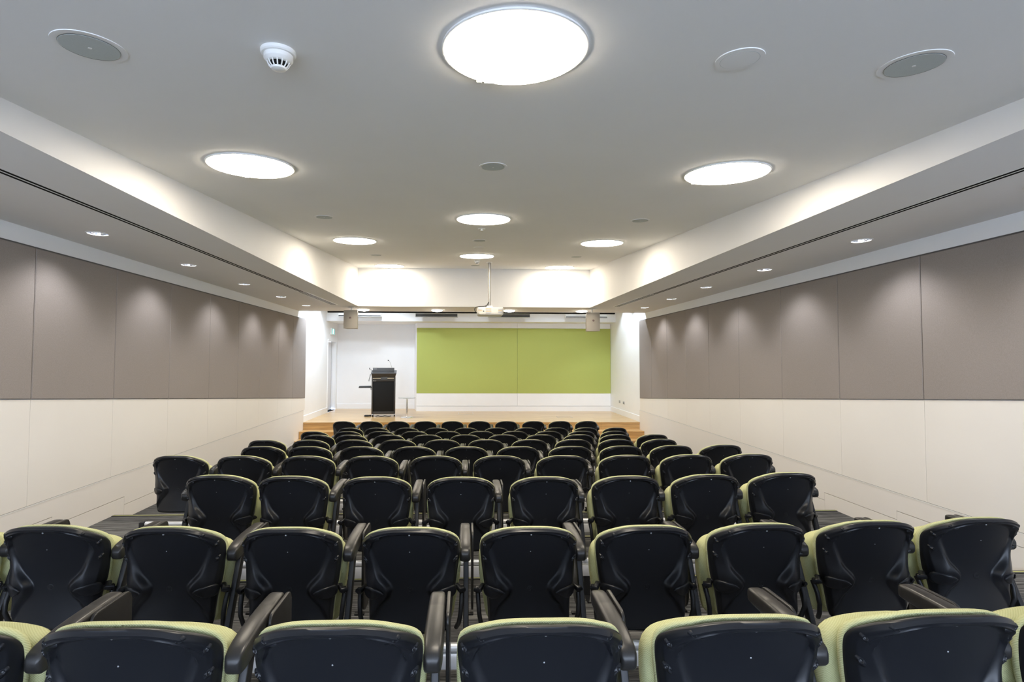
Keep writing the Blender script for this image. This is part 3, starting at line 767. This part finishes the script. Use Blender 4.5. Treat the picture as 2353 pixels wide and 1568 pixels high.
G = [(-.03, .197), (-.08, .189), (-.12, .177), (-.17, .158), (-.205, .141), (-.232, .115), (-.25, .098), (-.266, .091), (-.283, .092), (-.307, .105), (-.345, .142), (-.39, .168), (-.47, .205)]
TOPI = [(0, .010), (.06, .007), (.11, -.004), (.145, -.020), (.17, -.042), (.185, -.075), (.2, -.12)]
def sstep(t): t = max(0, min(1, t)); return t * t * (3 - 2 * t)
def topi(x):
    x = abs(x)
    for (a, va), (b, vb) in zip(TOPI, TOPI[1:]):
        if x <= b: return va + (vb - va) * (x - a) / (b - a)
    return TOPI[-1][1]
def lean(u):
    t = (.037 - u) / .507
    return .05 * t + .04 * math.sin(PI * max(0, min(1, t)))
def ybase(x, u): return lean(u) + .8 * x * x + .03 * sstep((abs(x) - .155) / .08)
def recess(x, u):
    waist = math.exp(-((u + .25) / .055) ** 2)
    gw = sum(lerp(G, u + d_) for d_ in (-.012, -.006, 0, .006, .012)) / 5
    wd = .034
    ds = (gw - abs(x)) / wd + .5; dt = (topi(x) - u) / .022 + .5
    return -(.021 + .017 * waist) * (1 - sstep(ds) * sstep(dt))
OUT = outline(HALF, 92)
CEN = (0, -.2)
RADII = [1 - .0125 * k for k in range(17)] + [.8 - .02 * k for k in range(1, 27)] + [.26, .2, .13, .06]
def shell_mesh():
    mb = MB(); rings = []
    th = .016
    # front side ring, rim, then the back surface inwards
    for q_ in (.06, .25, .5, .7, .9):
        rings.append([(x * q_, ybase(x * q_, CEN[1] + (u - CEN[1]) * q_) + th, DOT + CEN[1] + (u - CEN[1]) * q_) for x, u in OUT])
    lip = lambda u: -.02 * sstep((u + .09) / .07)
    rings.append([(x, ybase(x, u) + th + lip(u), DOT + u) for x, u in OUT])
    rings.append([(x * 1.004, ybase(x, u) + th * .5 + lip(u), DOT + u * 1.0 + (.0015 if u > -.1 else 0)) for x, u in OUT])
    for r in RADII:
        ring = []
        for x, u in OUT:
            X, U = CEN[0] + (x - CEN[0]) * r, CEN[1] + (u - CEN[1]) * r
            d_ = (1 - r) * math.hypot(x - CEN[0], u - CEN[1])
            y = ybase(X, U) + recess(X, U) + .019 * (1 - sstep(d_ / .014))
            y -= .02 * (1 - sstep(d_ / .04)) * sstep((U + .09) / .07)            # the top edge flares back
            y += .003 * math.exp(-(d_ / .006) ** 2)                       # rounded lip
            if U > -.12:                                                   # channel that follows the top edge
                k = sstep((U + .12) / .06)
                y += k * (-.005 * math.exp(-((d_ - .0245) / .0045) ** 2) + .005 * math.exp(-((d_ - .0145) / .005) ** 2))
            ring.append((X, y, DOT + U))
        rings.append(ring)
    R_ = [[mb.v(*p) for p in r] for r in rings]; n = len(OUT)
    for a, b in zip(R_, R_[1:]):
        for i in range(n): mb.f(a[i], a[(i + 1) % n], b[(i + 1) % n], b[i])
    mb.f(*R_[0]); mb.f(*R_[-1])
    return mb.mesh('back_shell', sharp=50)
def pad_mesh(half, c, yfun, prof, n=48, name='pad'):
    """prof: [(scale of the outline, offset along y)] from back to front"""
    o = outline(half, n); mb = MB(); rings = []
    for r, dy in prof:
        rings.append([(x * r, yfun(x * r, c + (u - c) * r) + dy, DOT + c + (u - c) * r) for x, u in o])
    mb.loft(rings)
    return mb.mesh(name, sharp=60)
BACKPAD = [(x * 1.006, u + (-.003 if u > -.1 else -.003 * max(0, 1 - (-.1 - u) / .1))) for x, u in HALF[:-4]] + [(.16, -.435), (.08, -.437), (0, -.437)]
def backpad_mesh():
    return pad_mesh(BACKPAD, -.2, ybase, [(.06, .026), (.25, .026), (.5, .026), (.7, .025), (.9, .022), (.955, .0165), (.985, .0155), (1.0, .018), (1.004, .026), (1.0, .035), (.985, .043), (.95, .050), (.85, .056), (.6, .06), (.3, .06), (.08, .06)], 44, 'back_cushion')
SEAT = [(0, -.073), (.08, -.076), (.14, -.084), (.194, -.1), (.224, -.13), (.235, -.168), (.2355, -.21), (.232, -.27), (.222, -.33), (.21, -.40), (.2, -.455), (.185, -.485), (.15, -.497), (.08, -.5), (0, -.5)]
def yseat(x, u): return .178 + .035 * ((-.07 - u) / .43) + .12 * x * x
def seat_mesh():
    return pad_mesh(SEAT, -.29, yseat, [(.1, -.002), (.5, -.001), (.8, .001), (.93, .006), (.98, .014), (1.0, .026), (1.0, .062), (.985, .076), (.95, .082)], 40, 'seat')
def seatpan_mesh():
    return pad_mesh([(x * .95, -.29 + (u + .29) * .95) for x, u in SEAT], -.29, yseat, [(.93, .0825), (.985, .083), (1.0, .088), (.98, .096), (.9, .104), (.6, .112), (.2, .114)], 32, 'seat_pan')
def boss_mesh():
    mb = MB(); nu, nv = 18, 12; L_, Wd = .024, .0115; rows = []
    for j in range(nv + 1):
        r = j / nv; ring = []
        for i in range(nu):
            a = 2 * PI * i / nu; x, z = L_ * r * math.cos(a), Wd * r * math.sin(a)
            h = .0125 * (1 - r ** 2.4) * (.75 + .25 * math.cos(a))
            dx = math.hypot(x - .009, z * 1.1)
            h -= .006 * (1 - sstep((dx - .0035) / .0035))
            ring.append((x, -h + .002, z))
        rows.append(ring)
    c = mb.v(0, -.0098, 0); Rr = [[mb.v(*p) for p in r] for r in rows[1:]]
    for i in range(nu): mb.f(c, Rr[0][i], Rr[0][(i + 1) % nu])
    for a, b in zip(Rr, Rr[1:]):
        for i in range(nu): mb.f(a[i], b[i], b[(i + 1) % nu], a[(i + 1) % nu])
    mb.f(*Rr[-1])
    return mb.mesh('screw_boss', sharp=70)
def bracket_mesh(side, reach):
    """leaf-shaped hinge cover with a round dish, and the arm that runs out to the post"""
    mb = MB(); u0 = -.283
    leaf = [(.118, .004), (.13, .016), (.15, .024), (.175, .027), (.2, .027), (.212, .02), (.217, .0), (.212, -.02), (.2, -.03), (.18, -.033), (.158, -.026), (.135, -.012)]
    rings = []
    for sc_, off in ((1.03, .004), (1.0, -.004), (.93, -.0085), (.8, -.0105), (.5, -.0115), (.2, -.0118)):
        ring = []
        for x, w_ in leaf:
            X = .172 + (x - .172) * sc_; U = u0 + w_ * sc_
            k = math.hypot((X - .193) / .017, (U - u0 - .001) / .019)
            dish = .005 * (1 - sstep((k - .5) / .6)) if sc_ < .95 else 0
            ring.append((side * X, ybase(X, U) + min(recess(X, U), -.008) + off + dish + .001, DOT + U))
        rings.append(ring)
    mb.loft(rings)
    y0 = ybase(.205, u0)
    mb.tube([(side * .2, y0 + .006, DOT + u0 + .002), (side * .218, y0 + .02, DOT + u0), (side * (.5 * (.222 + reach)), .105, DOT + u0 - .006), (side * reach, .124, DOT + u0 - .012)], [.012, .0155, .0155, .014], 12, .8)
    mb.lathe([(.016, min(side * reach, side * (reach - .02))), (.016, max(side * reach, side * (reach - .02)))], (0, .124, DOT + u0 - .012), 'x', 16)
    return mb.mesh('hinge_bracket', sharp=50)
def arm_mesh(side):
    mb = MB(); rings = []
    secs = [(.036, .014, -.134, -.144), (.04, .021, -.122, -.160), (.05, .0255, -.111, -.170), (.07, .028, -.1025, -.171), (.1, .0295, -.096, -.166), (.15, .030, -.090, -.156), (.2, .0298, -.087, -.149), (.268, .0292, -.0855, -.143), (.276, .0284, -.0865, -.142), (.284, .029, -.0856, -.142), (.33, .028, -.086, -.140), (.36, .0268, -.087, -.138), (.376, .0245, -.09, -.135), (.383, .018, -.098, -.126)]
    for y, hw, zt, zb_ in secs:
        ring = []
        for i in range(20):
            a = 2 * PI * i / 20; c_, s_ = math.cos(a), math.sin(a)
            ex = .42
            ring.append((side * .257 + hw * math.copysign(abs(c_) ** ex, c_), y * 1.05 + .085, DOT + (zt + zb_) / 2 + (zt - zb_) / 2 * math.copysign(abs(s_) ** ex, s_)))
        rings.append(ring)
    return mb.loft(rings).mesh('armrest', sharp=45)
def rrect(y0, y1, z0, z1, r0, r1, n=6):
    pts = []
    for (cx, cz_, a0, r_) in ((y1 - r1, z1 - r1, 0, r1), (y0 + r1, z1 - r1, 90, r1), (y0 + r0, z0 + r0, 180, r0), (y1 - r0, z0 + r0, 270, r0)):
        for i in range(n + 1):
            a = R(a0 + 90 * i / n); pts.append((cx + r_ * math.cos(a), cz_ + r_ * math.sin(a)))
    return pts
def tablet_mesh(side):
    x0, x1 = sorted((side * .290, side * .301))
    return MB().prism(rrect(.30, .50, .275, DOT - .088, .075, .03), 'yz', x0, x1, .003).mesh('writing_tablet', sharp=50)
def tabhinge_mesh(side):
    x0, x1 = sorted((side * .25, side * .3015))
    return MB().box(x0, x1, .32, .345, .262, .273, .003).mesh('tablet_stop', sharp=50)
def post_mesh(side):
    mb = MB(); xa, xb = side * .262 - .013, side * .262 + .013
    P0, P1 = (.235, DOT - .145), (.075, .256)
    mb.prism([(P0[0] - .02, P0[1]), (P0[0] + .025, P0[1]), (P1[0] + .022, P1[1]), (P1[0] - .022, P1[1])], 'yz', xa, xb, .004)
    return mb.mesh('arm_post', sharp=50)
def link_mesh(side):
    s_ = side
    return MB().tube([(s_ * .243, .145, DOT - .30), (s_ * .24, .115, DOT - .35), (s_ * .236, .105, DOT - .40), (s_ * .228, .12, DOT - .45), (s_ * .215, .15, DOT - .485)], [.012, .011, .011, .011, .011], 10).mesh('seat_link', sharp=60)
def ring_mesh():
    mb = MB(); y0 = ybase(0, -.27) + recess(0, -.27); pts = []
    for i in range(25):
        a = 2 * PI * i / 24; pts.append((.013 * math.cos(a), y0, DOT - .27 + .013 * math.sin(a)))
    mb.tube(pts, .0011, 5)
    mb.tube([(.005, y0, DOT - .263), (-.004, y0, DOT - .264), (-.003, y0, DOT - .2705), (.004, y0, DOT - .2715), (.003, y0, DOT - .278), (-.005, y0, DOT - .277)], .0011, 5)
    return mb.mesh('embossed_mark')
ME = dict(shell=shell_mesh(), pad=backpad_mesh(), seat=seat_mesh(), pan=seatpan_mesh(), boss=boss_mesh(), ring=ring_mesh())
for sd in (1, -1):
    ME['arm', sd] = arm_mesh(sd); ME['tab', sd] = tablet_mesh(sd); ME['post', sd] = post_mesh(sd); ME['stop', sd] = tabhinge_mesh(sd); ME['link', sd] = link_mesh(sd)
    ME['br', sd, 0] = bracket_mesh(sd, .25); ME['br', sd, 1] = bracket_mesh(sd, .252); ME['br', sd, 2] = bracket_mesh(sd, .165)
ME['screw'] = MB().lathe([(.0045, .002), (.0045, -.001), (.003, -.0025), (.0008, -.003)], (0, ybase(0, 0) + recess(0, 0) - .0012, DOT), 'y', 14).mesh('screw')
ME['pin'] = MB().lathe([(.0028, .002), (.0022, -.001), (.0006, -.0016)], (0, ybase(0, -.087) + recess(0, -.087), DOT - .087), 'y', 10).mesh('pin')
BOSS = [(.160, -.012, 14), (.2065, -.068, 42), (.2065, -.14, 42)]
def make_chair(side, detail):
    lone = side == 2                         # end chair with no neighbour on its left
    side = 1 if lone else side
    t = thing('auditorium_chair', (0, 0, 0), 'x', 'chair', 'auditorium chairs')
    sh = link('back_shell', ME['shell'], 'black', t)
    link('back_cushion', ME['pad'], 'lime', t)['label'] = 'lime green back cushion'
    link('seat', ME['seat'], 'lime', t)['label'] = 'lime green seat folded upright'
    link('seat_pan', ME['pan'], 'black', t)
    for sd in (-1, 1): link('hinge_bracket', ME['br', sd, 0 if sd == side else 2 if (side < 0 or lone) else 1], 'black', t)
    link('armrest', ME['arm', side], 'armpad', t)
    link('arm_post', ME['post', side], 'steel_black', t)
    link('writing_tablet', ME['tab', side], 'armpad', t)
    link('screw', ME['screw'], 'screw', sh)
    if detail:
        link('pin', ME['pin'], 'screw', sh)
        link('embossed_mark', ME['ring'], 'black', sh)
        link('tablet_stop', ME['stop', side], 'steel_black', t)
        for sd in (-1, 1):
            if (side < 0 and sd > 0) or (lone and sd < 0): continue
            link('seat_link', ME['link', sd], 'steel_black', t)
        for x, u, ang in BOSS:
            for sd in (-1, 1):
                o = link('screw_boss', ME['boss'], 'black', sh)
                o.location = (sd * x, ybase(x, u) + recess(x, u) - (.003 if u > -.03 else 0) + .0015, DOT + u)
                sl = math.atan(1.44 * x)
                o.rotation_euler = (0, -R(ang) if sd > 0 else R(180 + ang), sl if sd > 0 else -sl)
    return t
ROWS = {
 'A': (0.0, [(-2.479, 10.814), (-1.921, 10.814), (-1.365, 10.814), (-.807, 10.814), (-.245, 10.814), (.316, 10.814), (.877, 10.814), (1.443, 10.814), (1.998, 10.814), (2.561, 10.814)]),
 'B': (0.0, [(-2.12, 9.756), (-1.625, 9.756), (-1.068, 9.756), (-.515, 9.756), (.038, 9.756), (.602, 9.756), (1.168, 9.756), (1.73, 9.756), (2.294, 9.756), (2.855, 9.756)]),
 'C': (.076, [(-2.488, 8.727), (-1.938, 8.727), (-1.385, 8.727), (-.829, 8.727), (-.275, 8.727), (.286, 8.727), (.848, 8.727), (1.417, 8.727), (1.983, 8.727), (2.546, 8.727)]),
 'D': (.169, [(-2.137, 7.668), (-1.656, 7.668), (-1.102, 7.668), (-.544, 7.668), (.02, 7.668), (.579, 7.668), (1.139, 7.668), (1.705, 7.668), (2.261, 7.668), (2.821, 7.668)]),
 'E': (.254, [(-2.496, 6.639), (-1.948, 6.639), (-1.399, 6.639), (-.844, 6.639), (-.279, 6.639), (.281, 6.639), (.843, 6.639), (1.409, 6.639), (1.972, 6.639), (2.536, 6.639)]),
 'F': (.345, [(-2.153, 5.605), (-1.651, 5.582), (-1.098, 5.564), (-.535, 5.552), (.025, 5.546), (.585, 5.548), (1.15, 5.558), (1.714, 5.574), (2.278, 5.597), (2.843, 5.626)]),
 'G': (.431, [(-2.488, 4.605), (-1.928, 4.582), (-1.37, 4.565), (-.812, 4.552), (-.248, 4.545), (.315, 4.543), (.878, 4.547), (1.441, 4.556), (2.004, 4.57), (2.569, 4.59)]),
 'H': (.492, [(-1.654, 3.544), (-1.153, 3.502), (-.586, 3.467), (-.02, 3.449), (.546, 3.447), (1.108, 3.462), (1.672, 3.493), (2.246, 3.539)]),
 'I': (.492, [(-2.503, 2.535), (-1.939, 2.492), (-1.374, 2.457), (-.812, 2.432), (-.250, 2.418), (.311, 2.413), (.871, 2.42), (1.432, 2.438), (1.999, 2.465), (2.570, 2.502)]),
 'J': (.575, [(-1.466, 1.41), (-.905, 1.392), (-.345, 1.381), (.216, 1.377), (.781, 1.382), (1.347, 1.396), (1.912, 1.42)])}
protos = {(sd, dt): make_chair(sd, dt) for sd in (1, -1) for dt in (False, True)}
protos[2, True] = make_chair(2, True); protos[2, False] = make_chair(2, False)
fresh = set(protos)
NAMES = list('ABCDEFGHIJ')
for ri, n in enumerate(NAMES):
    z, L_ = ROWS[n]
    for i, (x, y) in enumerate(L_):
        sd = -1 if (i == 0 and n in 'BDFH') else 2 if (i == 0 or (i == 1 and n in 'BDFH')) else 1
        key = (sd, n in 'EFGHIJ')
        if key in fresh: o = protos[key]; fresh.discard(key)
        else: o = copy_tree(protos[key])
        o.location = (x, y, z)
        row = 'row nearest the stage' if ri == 0 else 'row nearest the camera' if ri == 9 else '%s row from the stage' % ORD[ri]
        tot = len(L_)
        pos = 'leftmost' if i == 0 else 'rightmost' if i == tot - 1 else ('%s from left' % ORD[i] if i < tot / 2 else '%s from right' % ORD[tot - 1 - i])
        o['label'] = 'black backed lime tip-up chair, %s in the %s' % (pos, row)
    # the aluminium beam that carries the row
    x0, x1 = L_[0][0] - .235, L_[-1][0] + .30
    ym = sum(p_[1] for p_ in L_) / len(L_) + .06
    row = 'row nearest the stage' if ri == 0 else 'row nearest the camera' if ri == 9 else '%s row from the stage' % ORD[ri]
    t = thing('seat_rail', (0, ym, z), 'long aluminium rail that carries the chairs of the %s' % row, 'seat rail', 'seat rails under the chair rows')
    MB().lathe([(.013, x0), (.019, x0 + .004), (.019, x1 - .004), (.013, x1)], (0, -.012, .231), 'x', 20).build('tube', 'alu', t)
    MB().box(x0 + .01, x1 - .01, -.03, .03, .135, .208, .006).build('channel', 'alu', t)
    for xe in (x0 - .022, x1 + .022):
        MB().box(xe - .021, xe + .021, -.04, .036, .128, .252, .012).build('end_cap', 'steel_black', t)
    k = 0
    for a, b in zip(L_, L_[1:]):
        if k % 2 == 0:
            xm = a[0] + .28
            MB().prism([(-.022, .134), (.022, .134), (.03, .012), (.12, .006), (.12, .0005), (-.12, .0005), (-.12, .006), (-.03, .012)], 'yz', xm - .02, xm + .02, .003).build('leg', 'steel_black', t)
        k += 1

# ------------------------------------------------------------------ light above the stage
SC_ = (.74, .86, 1.0)
for x, y, e in ((wl(12.9) + .34, 13.0, 78), (wl(14.1) + .34, 14.15, 60), (wr(12.9) - .34, 13.02, 85), (wr(14.1) - .34, 14.10, 55)):
    spot('stage_lamp_or_fill', (x, y, 3.84), e, SC_, 104, .45, .035)
for x, y, e in ((-3.1, 13.3, 105), (-2.2, 13.9, 75), (.4, 13.2, 62), (2.6, 13.3, 62)):  # added fill spots that brighten the stage, no fittings built
    spot('stage_lamp_or_fill', (x, y, 3.86), e, SC_, 140, .5, .09, (x, y + .9, 0))

w = bpy.data.worlds.new('daylight'); sc.world = w; w.use_nodes = True
bg = w.node_tree.nodes['Background']; bg.inputs['Color'].default_value = (.66, .78, 1.0, 1); bg.inputs['Strength'].default_value = 6.8

# ------------------------------------------------------------------ camera
cam = bpy.data.cameras.new('camera'); co = bpy.data.objects.new('camera', cam); COL.objects.link(co); sc.camera = co
F_PX = 1199.08
cam.sensor_width = 36; cam.sensor_fit = 'HORIZONTAL'; cam.lens = 36 * F_PX / 2353
cam.shift_x = (1176.5 - 1108.889) / 2353
cam.clip_start = .05; cam.clip_end = 200
yaw, pit, rol = R(-1.97682163), R(2.08452891), R(-.17334641)
rot = Matrix.Rotation(yaw, 3, 'Z') @ Matrix.Rotation(pit, 3, 'X') @ Matrix.Rotation(rol, 3, 'Y')
rot = rot @ Matrix(((1, 0, 0), (0, 0, -1), (0, 1, 0)))
co.matrix_world = Matrix.Translation((0, 0, CAMZ)) @ rot.to_4x4()

vs_ = sc.view_settings
vs_.view_transform = 'Standard'; vs_.look = 'None'; vs_.gamma = 1.0; vs_.use_curve_mapping = False
vs_.exposure = 0.77
sc.cycles.max_bounces = 10; sc.cycles.diffuse_bounces = 6; sc.cycles.glossy_bounces = 4; sc.cycles.transmission_bounces = 6
sc.cycles.sample_clamp_indirect = 8.0; sc.cycles.caustics_reflective = False; sc.cycles.caustics_refractive = False
sc.cycles.use_denoising = True
